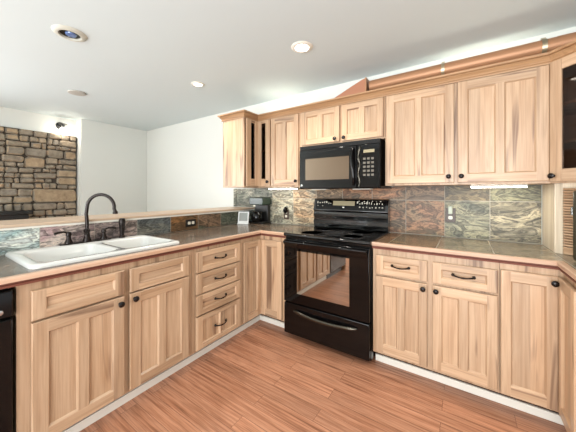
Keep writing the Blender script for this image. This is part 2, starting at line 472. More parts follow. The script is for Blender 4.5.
# ------------------------------------------------------------------ fieldstone facing
st = thing('stone_facing', 'rough grey tan fieldstone facing on the far left wall under the sconce', 'stone wall', (STX + 0.002, -1.3, 0))
mo = MB().box(0.0, 0.035, -1.0, REC - (-1.3) - 0.012, 0, 2.165); mo.build('mortar_bed', mortar_m, st, smooth=0)
sb = MB(); rr = random.Random(4)
def stone(y0, y1, z0, z1):
    w, h = y1 - y0, z1 - z0
    d = rr.uniform(0.055, 0.085); g = 0.005; ch = min(w, h) * 0.15
    j = lambda a: rr.uniform(-a, a)
    outer = []
    for (a, b, sa, sb_) in ((y0 + g, z0 + g, 1, 1), (y1 - g, z0 + g, -1, 1), (y1 - g, z1 - g, -1, -1), (y0 + g, z1 - g, 1, -1)):
        cut = rr.uniform(0.5, 1.5) * ch
        p1 = (a + sa * cut, b); p2 = (a, b + sb_ * cut)
        outer += [p2, p1] if (sa, sb_) in ((1, 1), (-1, -1)) else [p1, p2]
    jit = [(a + j(0.006), b + j(0.006)) for a, b in outer]
    cy, cz = (y0 + y1) / 2, (z0 + z1) / 2
    ring = [[(0.02, a, b) for a, b in jit], [(d - 0.016, a, b) for a, b in jit],
            [(d, cy + (a - cy) * (1 - 0.016 / (w / 2)), cz + (b - cz) * (1 - 0.016 / (h / 2))) for a, b in jit]]
    V = ring[0] + ring[1] + ring[2]; F = []
    for r_ in range(2):
        for k in range(8): F.append((r_ * 8 + k, r_ * 8 + (k + 1) % 8, r_ * 8 + 8 + (k + 1) % 8, r_ * 8 + 8 + k))
    F.append(tuple(range(16, 24)))
    sb.mesh(V, F)
def course(y0, y1, z0, z1):
    if y1 - y0 < 0.05 or z1 - z0 < 0.03: return
    w, h = y1 - y0, z1 - z0
    if h > 0.135 and (w < 0.5 or rr.random() < 0.6) and not (h < 0.22 and w < 0.3 and rr.random() < 0.6):
        m = z0 + h * rr.uniform(0.35, 0.65); course(y0, y1, z0, m); course(y0, y1, m, z1)
    elif w > max(0.13, h * rr.uniform(1.2, 3.4)):
        m = y0 + w * rr.uniform(0.35, 0.65); course(y0, m, z0, z1); course(m, y1, z0, z1)
    else: stone(y0, y1, z0, z1)
zz = 0.0
while zz < 2.14:
    h = min(rr.uniform(0.16, 0.30), 2.165 - zz)
    if 2.165 - zz - h < 0.06: h = 2.165 - zz
    yy = -1.0
    while yy < 0.88:
        w = rr.uniform(0.35, 0.75)
        if yy + w > 0.75: w = 0.888 - yy
        course(yy, yy + w, zz, zz + h); yy += w
    zz += h
sb.build('stones', stone_m, st, smooth=25, bevel=0.004)
mant = thing('mantel_shelf', 'black mantel shelf against the stone wall just above the pale ledge', 'mantel', (STX + 0.10, -1.6, 0.93))
MB().box(-0.008, 0.22, -0.6, 0.63, 0.07, 0.12).build('shelf_board', black_mat, mant, bevel=0.006)
MB().box(-0.008, 0.16, -0.57, 0.60, 0.0, 0.07).build('molding', black_mat, mant, bevel=0.006)

sc = thing('wall_sconce', 'small lit sconce with black canopy above the stone wall', 'lamp', (STX, -0.60, 2.30))
MB().lathe([(0.0, 0), (0.055, 0), (0.055, 0.012), (0.03, 0.03), (0.0, 0.032)], 20, Matrix.Rotation(PI / 2, 4, 'Y')).build('wall_plate', black_mat, sc)
MB().tube([(0.03, 0, 0), (0.09, 0, 0.02), (0.12, 0, 0.0), (0.12, 0, -0.03)], 0.008).build('arm', black_mat, sc)
MB().lathe([(0.012, 0), (0.05, -0.006), (0.055, -0.014), (0.0, -0.016)], 20, Matrix.Translation((0.12, 0, 0.02))).build('canopy', black_mat, sc)
MB().lathe([(0.0, -0.034), (0.018, -0.034), (0.02, -0.06), (0.016, -0.065), (0.0, -0.065)], 16, Matrix.Translation((0.12, 0, 0.02))).build('socket', chrome, sc)
MB().lathe([(0.0, -0.065), (0.02, -0.067), (0.042, -0.095), (0.05, -0.125), (0.042, -0.15), (0.0, -0.16)], 20, Matrix.Translation((0.12, 0, 0.02))).build('bulb', bulb_emit, sc)

# ------------------------------------------------------------------ cabinet pieces
def board(): 
    r = random.random(); return ((0.3, 0.3, 0.3, 1), (0.3, 0.3, 0.3, 1), (r, r, r, 1))
def front_panel(w, h, panels, t=0.020, rec=0.011, sl=0.008, hgrain=False):
    """five-piece door or drawer front in local x 0..w, z 0..h, front face at y=-t; panels are openings (x0,x1,z0,z1)"""
    b = MB(); e = 0.003
    BL, BR, BB, BT, BM = board(), board(), board(), board(), board()
    b.quad([(0, 0, 0), (w, 0, 0), (w, 0, h), (0, 0, h)], 0, BL)
    o = [(0, 0), (w, 0), (w, h), (0, h)]; i = [(e, e), (w - e, e), (w - e, h - e), (e, h - e)]
    side = (BB, BR, BT, BL)
    for k in range(4):
        a, c = o[k], o[(k + 1) % 4]; ia, ic = i[k], i[(k + 1) % 4]
        mt = 1 if k in (0, 2) else 0
        b.quad([(a[0], 0, a[1]), (c[0], 0, c[1]), (c[0], -t + e, c[1]), (a[0], -t + e, a[1])], mt, side[k])
        b.quad([(a[0], -t + e, a[1]), (c[0], -t + e, c[1]), (ic[0], -t, ic[1]), (ia[0], -t, ia[1])], mt, side[k])
    z0, z1 = panels[0][2], panels[0][3]
    xs = [e] + sum([[p[0], p[1]] for p in panels], []) + [w - e]
    def fr(xa, xb, za, zb, mt, c):
        b.quad([(xa, -t, za), (xb, -t, za), (xb, -t, zb), (xa, -t, zb)], mt, c)
    fr(xs[0], xs[1], e, h - e, 0, BL); fr(xs[-2], xs[-1], e, h - e, 0, BR)          # stiles
    fr(xs[1], xs[-2], e, z0, 1, BB); fr(xs[1], xs[-2], z1, h - e, 1, BT)             # rails
    for k in range(1, len(panels)):
        fr(panels[k - 1][1], panels[k][0], z0, z1, 0, BM)                       # mullion
    for pi, (xa, xb, za, zb) in enumerate(panels):
        O = [(xa, za), (xb, za), (xb, zb), (xa, zb)]; I = [(xa + sl, za + sl), (xb - sl, za + sl), (xb - sl, zb - sl), (xa + sl, zb - sl)]
        own = (BB, BR if pi == len(panels) - 1 else BM, BT, BL if pi == 0 else BM)
        for k in range(4):
            a, c, ia, ic = O[k], O[(k + 1) % 4], I[k], I[(k + 1) % 4]
            b.quad([(a[0], -t, a[1]), (c[0], -t, c[1]), (ic[0], -t + rec, ic[1]), (ia[0], -t + rec, ia[1])], 1 if k in (0, 2) else 0, own[k])
        pm = 1 if hgrain else 0
        n = 2 if (xb - xa > 0.13 and not hgrain) else 1     # boards glued up, seen as a fine joint
        cut = random.uniform(0.4, 0.62)
        ed = [xa + sl, xa + sl + (xb - xa - 2 * sl) * cut, xb - sl] if n == 2 else [xa + sl, xb - sl]
        for q in range(n):
            b.quad([(ed[q], -t + rec, za + sl), (ed[q + 1], -t + rec, za + sl), (ed[q + 1], -t + rec, zb - sl), (ed[q], -t + rec, zb - sl)], pm, board())
    return b

def knob_mb():
    return MB().lathe([(0.0, 0), (0.009, 0), (0.007, 0.006), (0.006, 0.012), (0.012, 0.016), (0.0165, 0.021), (0.0165, 0.026), (0.011, 0.031), (0.0, 0.0325)], 16, Matrix.Rotation(PI / 2, 4, 'X'))
KNOB = None
def add_knob(parent, x, z, t=0.019):
    global KNOB
    if KNOB is None:
        KNOB = knob_mb().build('knob', knob_m, parent, (x, -t, z)); return KNOB
    o = bpy.data.objects.new('knob', KNOB.data); COL.objects.link(o); o.parent = parent; o.location = (x, -t, z)
    return o
PULL = None
def add_pull(parent, x, z, t=0.019):
    global PULL
    if PULL is None:
        b = MB(); pts = []
        for k in range(13):
            u = k / 12.0; xx = -0.055 + 0.11 * u
            pts.append((xx, -0.006 - 0.022 * math.sin(PI * u) ** 0.6, -0.006 * math.sin(PI * u)))
        b.tube(pts, [0.007, 0.006, 0.005, 0.0045, 0.0045, 0.005, 0.0058, 0.005, 0.0045, 0.0045, 0.005, 0.006, 0.007], 10)
        for sx in (-0.055, 0.055):
            b.lathe([(0.0, 0), (0.010, 0), (0.010, 0.003), (0.007, 0.008), (0.0, 0.009)], 14, Matrix.Translation((sx, 0, 0)) @ Matrix.Rotation(PI / 2, 4, 'X'))
        PULL = b.build('pull_handle', knob_m, parent, (x, -t, z)); return PULL
    o = bpy.data.objects.new('pull_handle', PULL.data); COL.objects.link(o); o.parent = parent; o.location = (x, -t, z)
    return o

FRONT_GAP = 0.005
def door(parent, x0, x1, z0, z1, n=2, knob=None, stile=0.058, mull=0.045, rail=0.058, name='door', loc=None, rz=0, label=None):
    w, h = x1 - x0, z1 - z0
    if n == 1: ps = [(stile, w - stile, rail, h - rail)]
    else:
        c = w / 2; ps = [(stile, c - mull / 2, rail, h - rail), (c + mull / 2, w - stile, rail, h - rail)]
    o = front_panel(w, h, ps).build(name, [HV, HH], parent, loc or (x0, -FRONT_GAP, z0), rz, smooth=0)
    if knob: add_knob(o, knob[0] - x0, knob[1] - z0)
    return o
def drawer(parent, x0, x1, z0, z1, pull=True, split=False, fw=0.04, sw=0.05):
    w, h = x1 - x0, z1 - z0
    if split:
        ps = [(sw, w / 2 - 0.004, fw, h - fw), (w / 2 + 0.004, w - sw, fw, h - fw)]
    else: ps = [(sw, w - sw, fw, h - fw)]
    o = front_panel(w, h, ps, hgrain=not split).build('drawer_front', [HV, HH], parent, (x0, -FRONT_GAP, z0), smooth=0)
    if pull: add_pull(o, w / 2, h / 2 + (0.005 if not split else 0))
    return o

def glass_door(parent, w, h, g, loc, rz, knob=None):
    """g: opening (x0,x1,z0,z1)"""
    t = 0.019; b = MB(); x0, x1, z0, z1 = g
    b.box(0, x0, -t, 0, 0, h, 0); b.box(x1, w, -t, 0, 0, h, 0)
    b.box(x0, x1, -t, 0, 0, z0, 1); b.box(x0, x1, -t, 0, z1, h, 1)
    o = b.build('door', [HV, HH], parent, loc, rz, bevel=0.002, weld=False)
    MB().box(x0 + 0.0005, x1 - 0.0005, -0.011, -0.007, z0 + 0.0005, z1 - 0.0005).build('glass_pane', tint_glass, o, smooth=0)
    if knob: add_knob(o, *knob)
    return o

def base_body(parent, w, d, z0=0.10, z1=0.870, top=True):
    """open-topped carcass: face board, sides, floor and back; toe board below"""
    b = MB()
    b.box(0, w, 0, 0.02, z0, z1, 0)
    b.box(0, 0.018, 0.02, d, z0, z1, 0); b.box(w - 0.018, w, 0.02, d, z0, z1, 0)
    b.box(0.018, w - 0.018, 0.02, d, z0, z0 + 0.018, 1); b.box(0.018, w - 0.018, d - 0.012, d, z0 + 0.018, z1, 1)
    o = b.build('carcass', [HV, HH], parent, smooth=0, weld=False)
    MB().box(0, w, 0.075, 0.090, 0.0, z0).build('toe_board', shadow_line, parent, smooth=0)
    return o

L90 = PI / 2
D = 0.605
# ---- sink base (faces +X): local x runs along world Y
s0 = thing('sink_base_cabinet', 'hickory base cabinet under the white sink, two false fronts over two doors', 'cabinet', (0, -1.697, 0), L90)
base_body(s0, 0.907, D)
q = lambda y: y + 1.697
drawer(s0, q(-1.651), q(-1.256), 0.698, 0.836, False, False)
drawer(s0, q(-1.224), q(-0.827), 0.698, 0.836, False, False)
door(s0, q(-1.651), q(-1.256), 0.116, 0.688, 2, (q(-1.282), 0.652))
door(s0, q(-1.224), q(-0.827), 0.116, 0.688, 2, (q(-1.202), 0.657))
# ---- four-drawer base
d0 = thing('drawer_base_cabinet', 'hickory base cabinet with a column of four drawers right of the sink', 'cabinet', (0, -0.788, 0), L90)
base_body(d0, 0.500, D)
q = lambda y: y + 0.788
for (a, b_, sp) in ((0.692, 0.845, 0), (0.530, 0.682, 0), (0.372, 0.520, 0), (0.116, 0.362, 1)):
    drawer(d0, q(-0.759), q(-0.307), a, b_, True, bool(sp), fw=0.036)
# ---- corner base, left
def corner_base(name, label, loc, rz, legA, legB, flip=False):
    t = thing(name, label, 'cabinet', loc, rz)
    return t
c0 = thing('corner_base_cabinet', 'hickory corner base cabinet left of the black range, two narrow doors meeting in the corner', 'cabinet', (0, 0, 0))
b = MB()
b.prism([(-D, -0.286), (0, -0.286), (0, 0), (0.302, 0), (0.302, D), (-D, D)], 0.10, 0.118)          # bottom
b.box(-0.02, 0, -0.286, 0, 0.118, 0.870); b.box(0, 0.302, 0, 0.02, 0.118, 0.870)
b.box(-D, -0.02, -0.286, -0.268, 0.118, 0.870); b.box(0.284, 0.302, 0.02, D, 0.118, 0.870)
b.box(-D, -D + 0.012, -0.268, D, 0.118, 0.870); b.box(-D + 0.012, 0.284, D - 0.012, D, 0.118, 0.870)
b.build('carcass', HV, c0, smooth=0, weld=False)
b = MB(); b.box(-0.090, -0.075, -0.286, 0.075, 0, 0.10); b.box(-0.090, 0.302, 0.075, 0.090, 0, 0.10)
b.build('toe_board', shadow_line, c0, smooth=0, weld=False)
front_panel(0.232, 0.72, [(0.05, 0.182, 0.055, 0.665)]).build('door', [HV, HH], c0, (FRONT_GAP, -0.256, 0.116), L90, smooth=0)
front_panel(0.240, 0.72, [(0.05, 0.190, 0.055, 0.665)]).build('door', [HV, HH], c0, (0.024, -FRONT_GAP, 0.116), 0, smooth=0)

# ---- right base with two drawers and two doors
r0 = thing('drawer_door_base_cabinet', 'hickory base cabinet right of the range with two drawers over two doors', 'cabinet', (1.090, 0, 0))
base_body(r0, 0.742, D)
q = lambda x: x - 1.090
drawer(r0, q(1.118), q(1.452), 0.692, 0.830); drawer(r0, q(1.484), q(1.822), 0.692, 0.830)
door(r0, q(1.118), q(1.452), 0.124, 0.676, 2, (q(1.429), 0.645), stile=0.05)
door(r0, q(1.484), q(1.822), 0.124, 0.676, 2, (q(1.505), 0.645), stile=0.05)

# ---- corner base, right
c1 = thing('corner_base_cabinet', 'hickory corner base cabinet at the right edge with one tall single panel door', 'cabinet', (2.10, 0, 0))
RD = XR - 0.005 - 2.10
b = MB()
b.prism([(-0.266, 0), (0, 0), (0, -0.31), (RD, -0.31), (RD, D), (-0.266, D)], 0.10, 0.118)
b.box(-0.266, 0, 0, 0.02, 0.118, 0.870); b.box(0, 0.02, -0.31, 0.0, 0.118, 0.870)
b.box(-0.266, -0.248, 0.02, D, 0.118, 0.870); b.box(0.02, RD, -0.31, -0.292, 0.118, 0.870)
b.box(-0.248, RD, D - 0.012, D, 0.118, 0.870); b.box(RD - 0.012, RD, -0.292, D - 0.012, 0.118, 0.870)
b.build('carcass', HV, c1, smooth=0, weld=False)
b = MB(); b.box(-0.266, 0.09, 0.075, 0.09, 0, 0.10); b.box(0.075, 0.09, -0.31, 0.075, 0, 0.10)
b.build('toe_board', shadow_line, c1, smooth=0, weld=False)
door(c1, -0.264, -0.024, 0.116, 0.836, 1, (-0.040, 0.803), stile=0.045)
front_panel(0.25, 0.72, [(0.05, 0.20, 0.055, 0.665)]).build('door', [HV, HH], c1, (-FRONT_GAP, -0.024, 0.116), -L90, smooth=0)

# ---- baseboard strips along the toe space
structure(MB().box(-0.0745, -0.060, -2.30, 0.060, 0, 0.050).build('baseboard_left', white_trim, bevel=0.003))
structure(MB().box(-0.0745, 0.302, 0.060, 0.0745, 0, 0.050).build('baseboard_back', white_trim, bevel=0.003))
structure(MB().box(1.090, 2.160, 0.060, 0.0745, 0, 0.050).build('baseboard_right', white_trim, bevel=0.003))

# ---- dishwasher at the left end
dw = thing('dishwasher', 'black dishwasher cut off by the left edge of the photo beside the sink cabinet', 'dishwasher', (0, -2.305, 0), L90)
MB().box(0.003, 0.597, 0.03, 0.58, 0.085, 0.862).build('body', black_mat, dw, bevel=0.003)
MB().box(0.004, 0.596, -0.012, 0.029, 0.10, 0.735).build('door', black_gloss, dw, bevel=0.006)
cp = MB().box(0.004, 0.596, -0.018, 0.029, 0.745, 0.860).build('control_panel', black_gloss, dw, bevel=0.006)
MB().lathe([(0.0, 0), (0.012, 0), (0.011, 0.010), (0.0, 0.011)], 20, Matrix.Translation((0.553, -0.0185, 0.775)) @ Matrix.Rotation(PI / 2, 4, 'X')).build('dial', chrome, cp)
MB().box(0.01, 0.59, 0.05, 0.08, 0.0, 0.0845).build('kick_plate', black_mat, dw)
ep = tag(MB().box(-D, 0.0, -2.327, -2.308, 0, 0.870).build('end_panel', HV, smooth=0), 'narrow wooden end panel closing the peninsula left of the dishwasher', 'panel')

# ------------------------------------------------------------------ countertops
def tone(c, v=0.06):
    k = 1 + random.uniform(-v, v)
    return (c[0] * k, c[1] * k, c[2] * k, 1)
def rndv(): return (random.random(), random.random(), random.random(), 1)
def tile_rects(mb, rects, sx, sy, ox, oy, z0, z1, cols, g=0.003, flat='z'):
    """grid tiles clipped to rectangles; one colour pair per grid cell"""
    for (x0, x1, y0, y1) in rects:
        i0, i1 = math.floor((x0 - ox) / sx), math.ceil((x1 - ox) / sx)
        j0, j1 = math.floor((y0 - oy) / sy), math.ceil((y1 - oy) / sy)
        for i in range(i0, i1):
            for j in range(j0, j1):
                ax, bx = max(x0, ox + i * sx + g), min(x1, ox + (i + 1) * sx - g)
                ay, by = max(y0, oy + j * sy + g), min(y1, oy + (j + 1) * sy - g)
                if bx - ax < 0.004 or by - ay < 0.004: continue
                mb.box(ax, bx, ay, by, z0, z1, 0, cols(i, j))
_cell = {}
def cell(key, pairs):
    if key not in _cell:
        a, b_ = random.choice(pairs); _cell[key] = (tone(a), tone(b_), rndv())
    return _cell[key]
TOPL = [(srgb(118, 104, 92), srgb(98, 88, 80)), (srgb(122, 102, 88), srgb(102, 96, 88)), (srgb(108, 100, 92), srgb(120, 100, 84))]
TOPR = [(srgb(120, 114, 98), srgb(104, 96, 80)), (srgb(112, 100, 82), srgb(126, 118, 102))]
NOSE = [(0.0, 0.874), (0.020, 0.874), (0.021, 0.884), (0.014, 0.886), (0.014, 0.894), (0.029, 0.896), (0.030, 0.916), (0.026, 0.920), (0.0, 0.920)]
NOSE_M = lambda seg: (lambda i, j: 2 if j in (1, 2, 3) else seg[i])
ZT0, ZT1, ZT2 = 0.8715, 0.9125, 0.914
SK = (-0.610, -0.078, -1.625, -0.835)   # cut-out for the sink
cl = thing('countertop', 'dark slate tiled countertop with wooden edge holding the white sink', 'countertop', (0, 0, 0))
CX0 = TX + 0.012 
b = MB()
hx0, hx1, hy0, hy1 = SK
rl = [(CX0, hx0, hy0, hy1), (hx1, -0.001, hy0, hy1), (CX0, -0.001, -2.33, hy0), (CX0, -0.001, hy1, YB - 0.012), (-0.001, 0.304, 0.001, YB - 0.012)]
for (x0, x1, y0, y1) in rl: b.box(x0, x1, y0, y1, ZT0, ZT1)
b.build('grout_bed', grout_dark, cl, smooth=0, weld=False)
b = MB()
tile_rects(b, rl, 0.305, 0.305, -0.01, -0.30, ZT1, ZT2, lambda i, j: cell(('L', i, j), TOPL), 0.0015)
b.build('slate_tiles', slate_top, cl, smooth=0, weld=False)
b = MB(); b.sweep([(-0.60, -2.331), (0.0, -2.331), (0.0, 0.0), (0.304, 0.0)], NOSE, NOSE_M((0, 1, 0)), True)
b.build('wood_edge', edgew + [groove_m], cl, smooth=0)

cr = thing('countertop', 'slate tiled countertop with pale grout and wooden edge right of the range', 'countertop', (0, 0, 0))
RX = XR - 0.014
b = MB()
rl2 = [(1.087, 2.10, 0.001, YB - 0.012), (2.10, RX, -0.31, YB - 0.012)]
for (x0, x1, y0, y1) in rl2: b.box(x0, x1, y0, y1, ZT0, ZT1)
b.build('grout_bed', grout, cr, smooth=0, weld=False)
b = MB()
RC = {0: (srgb(150, 110, 76), srgb(124, 94, 66)), 1: (srgb(136, 114, 84), srgb(112, 94, 70)), 2: (srgb(142, 130, 110), srgb(116, 106, 88)), 3: (srgb(148, 136, 116), srgb(128, 117, 100)), 4: (srgb(140, 132, 116), srgb(124, 114, 98))}
rcache = {}
def rcol(i, j):
    if (i, j) not in rcache:
        a, c = RC[max(0, min(4, i))]; rcache[(i, j)] = (tone(a, .03), tone(c, .03), rndv())
    return rcache[(i, j)]
tile_rects(b, [(1.087, 2.115, 0.001, YB - 0.012)], 0.311, 0.62, 0.8775, -0.01, ZT1, ZT2, rcol, 0.0028)
tile_rects(b, [(2.118, RX, -0.31, YB - 0.012), ], 0.305, 0.305, 2.1175, -0.31, ZT1, ZT2, lambda i, j: rcol(4 + i, j + 9), 0.0028)
b.box(2.10, 2.115, -0.31, 0.0, ZT1, ZT2, 0, (RC[4][0], RC[4][1], rndv()))
b.build('slate_tiles', slate_top, cr, smooth=0, weld=False)
b = MB(); b.sweep([(1.087, 0.0), (2.10, 0.0), (2.10, -0.311), (RX, -0.311)], NOSE, NOSE_M((0, 1, 0)), True)
b.build('wood_edge', edgew + [groove_m], cr, smooth=0)

# ------------------------------------------------------------------ slate backsplashes
GL, GD, TAN, RUST, BRN, PUR, TEAL, BEI = srgb(156, 154, 140), srgb(98, 102, 90), srgb(172, 144, 114), srgb(156, 114, 84), srgb(118, 98, 76), srgb(132, 118, 118), srgb(138, 158, 160), srgb(168, 158, 138)
def splash(name, label, cells, ox, sx, oz, sz, x0, x1, z0, z1, loc, rz, skip=None):
    t = thing(name, label, 'backsplash', loc, rz)
    MB().box(x0, x1, -0.0098, -0.0008, z0, z1).build('grout_bed', grout, t, smooth=0)
    b = MB(); g = 0.0022
    for i in range(math.floor((x0 - ox) / sx), math.ceil((x1 - ox) / sx)):
        for j in range(math.floor((z0 - oz) / sz), math.ceil((z1 - oz) / sz)):
            ax, bx = max(x0, ox + i * sx + g), min(x1, ox + (i + 1) * sx - g)
            az, bz = max(z0, oz + j * sz + g), min(z1, oz + (j + 1) * sz - g)
            if bx - ax < 0.005 or bz - az < 0.005: continue
            a, c = cells(i, j)
            b.box(ax, bx, -0.011, -0.0098, az, bz, 0, (tone(a, .05), tone(c, .05), rndv()))
    b.build('slate_tiles', slate_wall, t, smooth=0, weld=False)
    return t
BK = {-4: (GL, GD), -3: (GL, srgb(112, 112, 100)), -2: (GD, GL), -1: (BEI, GL), 0: (TAN, BEI), 1: (TAN, BRN), 2: (BRN, RUST), 3: (RUST, BRN), 4: (srgb(120, 108, 84), srgb(150, 112, 84)), 5: (srgb(146, 142, 118), srgb(92, 94, 80)), 6: (srgb(164, 154, 130), srgb(112, 106, 88))}
BK2 = {-4: (GL, GD), -3: (GL, GD), -2: (GD, GL), -1: (BEI, GL), 0: (GL, TAN), 1: (TAN, BRN), 2: (RUST, BRN), 3: (BRN, RUST), 4: (srgb(116, 88, 66), BRN), 5: (srgb(118, 104, 76), srgb(92, 84, 64)), 6: (srgb(120, 118, 92), srgb(90, 88, 70))}
def backcells(i, j): return (BK if j <= 0 else BK2).get(i, (GL, GD))
splash('tile_backsplash', 'multicoloured slate tile backsplash on the back wall under the wall cabinets', backcells, -0.007, 0.3051, 0.917, 0.303, TX + 0.003, 2.119, 0.9155, 1.343, (0, YB, 0), 0)
t = thing('tile_backsplash', 'small piece of grey slate tile on the back wall above the ledge end', 'backsplash', (0, YB, 0))
MB().box(-0.985, TX - 0.0005, -0.005, -0.0008, 1.0995, 1.343).build('grout_bed', grout, t, smooth=0)
b = MB()
for (x0, x1) in ((-0.985, -0.928), (-0.922, TX - 0.001)): b.box(x0, x1, -0.011, -0.005, 1.1, 1.343, 0, (tone(GL), tone(GD), rndv()))
b.build('slate_tiles', slate_wall, t, smooth=0, weld=False)
LS = {-5: (srgb(146, 176, 178), srgb(196, 200, 196)), -4: (srgb(158, 134, 136), srgb(186, 172, 164)), -3: (srgb(150, 136, 132), srgb(122, 108, 108)), -2: (srgb(134, 130, 116), srgb(84, 90, 92)), -1: (srgb(140, 100, 62), srgb(98, 74, 50)), 0: (srgb(76, 80, 66), srgb(124, 100, 80)), 1: (srgb(86, 92, 80), srgb(112, 110, 96))}
def leftcells(i, j):
    return LS.get(i, (GL, TEAL))
splash('tile_backsplash', 'low row of multicoloured slate tiles on the low wall behind the sink and faucet', leftcells, -0.256, 0.305, 0.90, 0.30, -2.33, YB - 0.013, 0.9155, 1.0615, (TX, 0, 0), L90)

# ------------------------------------------------------------------ wall cabinets
UZ0, UZ1, UY = 1.345, 2.100, 0.28
UD = YB - 0.002 - UY
def wall_cab(label, x0, x1, z0=UZ0, z1=UZ1):
    t = thing('wall_cabinet', label, 'cabinet', (x0, UY, z0))
    w, h = x1 - x0, z1 - z0
    b = MB(); b.box(0, w, 0, UD, 0, h)
    b.build('carcass', HV, t, smooth=0, bevel=0.0015)
    return t
wa = wall_cab('narrow hickory wall cabinet with one door left of the microwave', -0.082, 0.306)
door(wa, 0.010, 0.352, 0.016, 0.735, 2, (0.332, 0.060), stile=0.05, mull=0.04)
wm = wall_cab('short hickory wall cabinet with two doors directly above the microwave', 0.308, 1.108, 1.742)
door(wm, 0.006, 0.402, 0.014, 0.338, 2, (0.364, 0.040), stile=0.05, rail=0.05)
door(wm, 0.424, 0.792, 0.014, 0.338, 2, (0.451, 0.040), stile=0.05, rail=0.05)
wr_ = wall_cab('wide hickory wall cabinet with two tall doors right of the microwave', 1.110, 2.106)
door(wr_, 0.014, 0.486, 0.016, 0.735, 2, (0.452, 0.060))
door(wr_, 0.508, 0.984, 0.016, 0.735, 2, (0.530, 0.060))

# corner wall cabinet with two glass doors, left
cw = thing('corner_wall_cabinet', 'hickory corner wall cabinet with two narrow dark glass doors at the left end', 'cabinet', (-0.28, 0.28, UZ0))
Lp = [(-0.32, -0.22), (0, -0.22), (0, 0), (0.196, 0), (0.196, UD), (-0.32, UD)]
b = MB(); h = UZ1 - UZ0
Lp_in = [(-0.302, -0.202), (-0.02, -0.202), (-0.02, 0.02), (0.18, 0.02), (0.18, UD - 0.012), (-0.302, UD - 0.012)]
b.prism(Lp, 0, 0.018); b.prism(Lp, h - 0.018, h)
b.box(-0.32, -0.302, -0.22, UD, 0.018, h - 0.018)                          # left side
b.box(-0.302, 0.0, -0.22, -0.202, 0.018, h - 0.018)                        # end facing the room
b.box(0.18, 0.196, 0.0, UD, 0.018, h - 0.018)                              # right side
b.box(-0.302, 0.18, UD - 0.012, UD, 0.018, h - 0.018)                      # back
b.build('carcass', HV, cw, smooth=0, weld=False)
MB().prism(Lp_in, 0.402, 0.420).build('shelf', HH, cw, smooth=0)
gd = glass_door(cw, 0.196, 0.719, (0.066, 0.130, 0.078, 0.688), (FRONT_GAP, -0.200, 0.016), L90)
gd = glass_door(cw, 0.168, 0.719, (0.050, 0.108, 0.078, 0.688), (0.022, -FRONT_GAP, 0.016), 0, (0.146, 0.045))
for zz in (0.24, 0.63):
    MB().box(-0.334, -0.3205, 0.10, 0.116, zz - 0.02, zz + 0.02).build('hinge', knob_m, cw, bevel=0.002)

# diagonal corner wall cabinet, right, over the tambour garage
dg = thing('corner_wall_cabinet', 'diagonal hickory corner wall cabinet with a glass door at the right edge', 'cabinet', (2.108, 0.28, UZ0))
RW = XR - 0.002 - 2.108
DY = UY - 0.29                # where the diagonal ends on the right wall leg
pent = [(0, 0), (0.29, -0.29), (RW, -0.29), (RW, UD), (0, UD)]
b = MB()
b.prism(pent, 0, 0.018); b.prism(pent, h - 0.018, h)
b.box(0.0, 0.016, 0.022, UD, 0.018, h - 0.018); b.box(0.016, RW, UD - 0.012, UD, 0.018, h - 0.018)
b.box(RW - 0.012, RW, -0.29, UD - 0.012, 0.018, h - 0.018); b.box(0.30, RW - 0.012, -0.29, -0.274, 0.018, h - 0.018)
b.build('carcass', HV, dg, smooth=0, weld=False)
ins = [(0.026, 0.02), (0.30, -0.255), (RW - 0.02, -0.265), (RW - 0.02, UD - 0.02), (0.026, UD - 0.02)]
for zz in (0.245, 0.475): MB().prism(ins, zz, zz + 0.018).build('shelf', HH, dg, smooth=0)
DL = math.sqrt(2) * 0.29
glass_door(dg, DL - 0.004, 0.735, (0.062, DL - 0.066, 0.075, 0.672), (0.0012, -0.0018, 0.010), -PI / 4, (0.024, 0.035))

# appliance garage with tambour door
ga = thing('appliance_garage', 'pale lamplit wooden appliance garage with ribbed tambour door in the right corner of the counter', 'cabinet', (2.125, 0.29, 0.9145))
gh = UZ0 - 0.0005 - 0.9145
GW = 0.27
b = MB()
b.box(0, 0.018, 0.0, YB - 0.002 - 0.29, 0, gh); b.build('side_panel', lamplit_z, ga, smooth=0)
fr = MB(); dl = math.sqrt(2) * GW
fr.box(0, 0.036, 0, 0.018, 0, gh); fr.box(dl - 0.036, dl, 0, 0.018, 0, gh); fr.box(0.036, dl - 0.036, 0, 0.018, gh - 0.028, gh)
fr.build('face_frame', lamplit_z, ga, (0.004, -0.004, 0), -PI / 4, smooth=0, weld=False)
tb = MB(); n = 22; hh = (gh - 0.03 - 0.045) / n
for k in range(n):
    z = 0.045 + k * hh
    tb.prism_x([(0.016, z), (0.016, z + 0.003), (0.006, z + 0.004), (0.001, z + hh * 0.55), (0.005, z + hh - 0.001), (0.016, z + hh)], 0.0365, dl - 0.0365)
td = tb.build('tambour_door', HH, ga, (0.004, -0.004, 0), -PI / 4, smooth=40, weld=False)
MB().box(0.0365, dl - 0.0365, 0.0, 0.014, 0.0, 0.044).build('pull_rail', HH, td, bevel=0.003)

# crown moulding and pipe work on top
CP = [(0.0, 2.086), (0.012, 2.086), (0.013, 2.095), (0.006, 2.097), (0.006, 2.100), (0.012, 2.103), (0.017, 2.112), (0.028, 2.124), (0.032, 2.127), (0.026, 2.129), (0.026, 2.133), (0.042, 2.137), (0.043, 2.150), (0.0, 2.150)]
CP = [(o + 0.001, z) for o, z in CP]
cm = MB()
cm.sweep([(-0.60, 0.606), (-0.60, 0.06), (-0.28, 0.06), (-0.28, 0.28), (2.108, 0.28), (2.398, -0.01), (XR - 0.003, -0.01)], CP, lambda i: (1, 0, 1, 0, 0, 0)[i])
tag(cm.build('crown_molding', trimw, smooth=0), 'tan stepped crown molding running along the tops of all wall cabinets', 'molding')

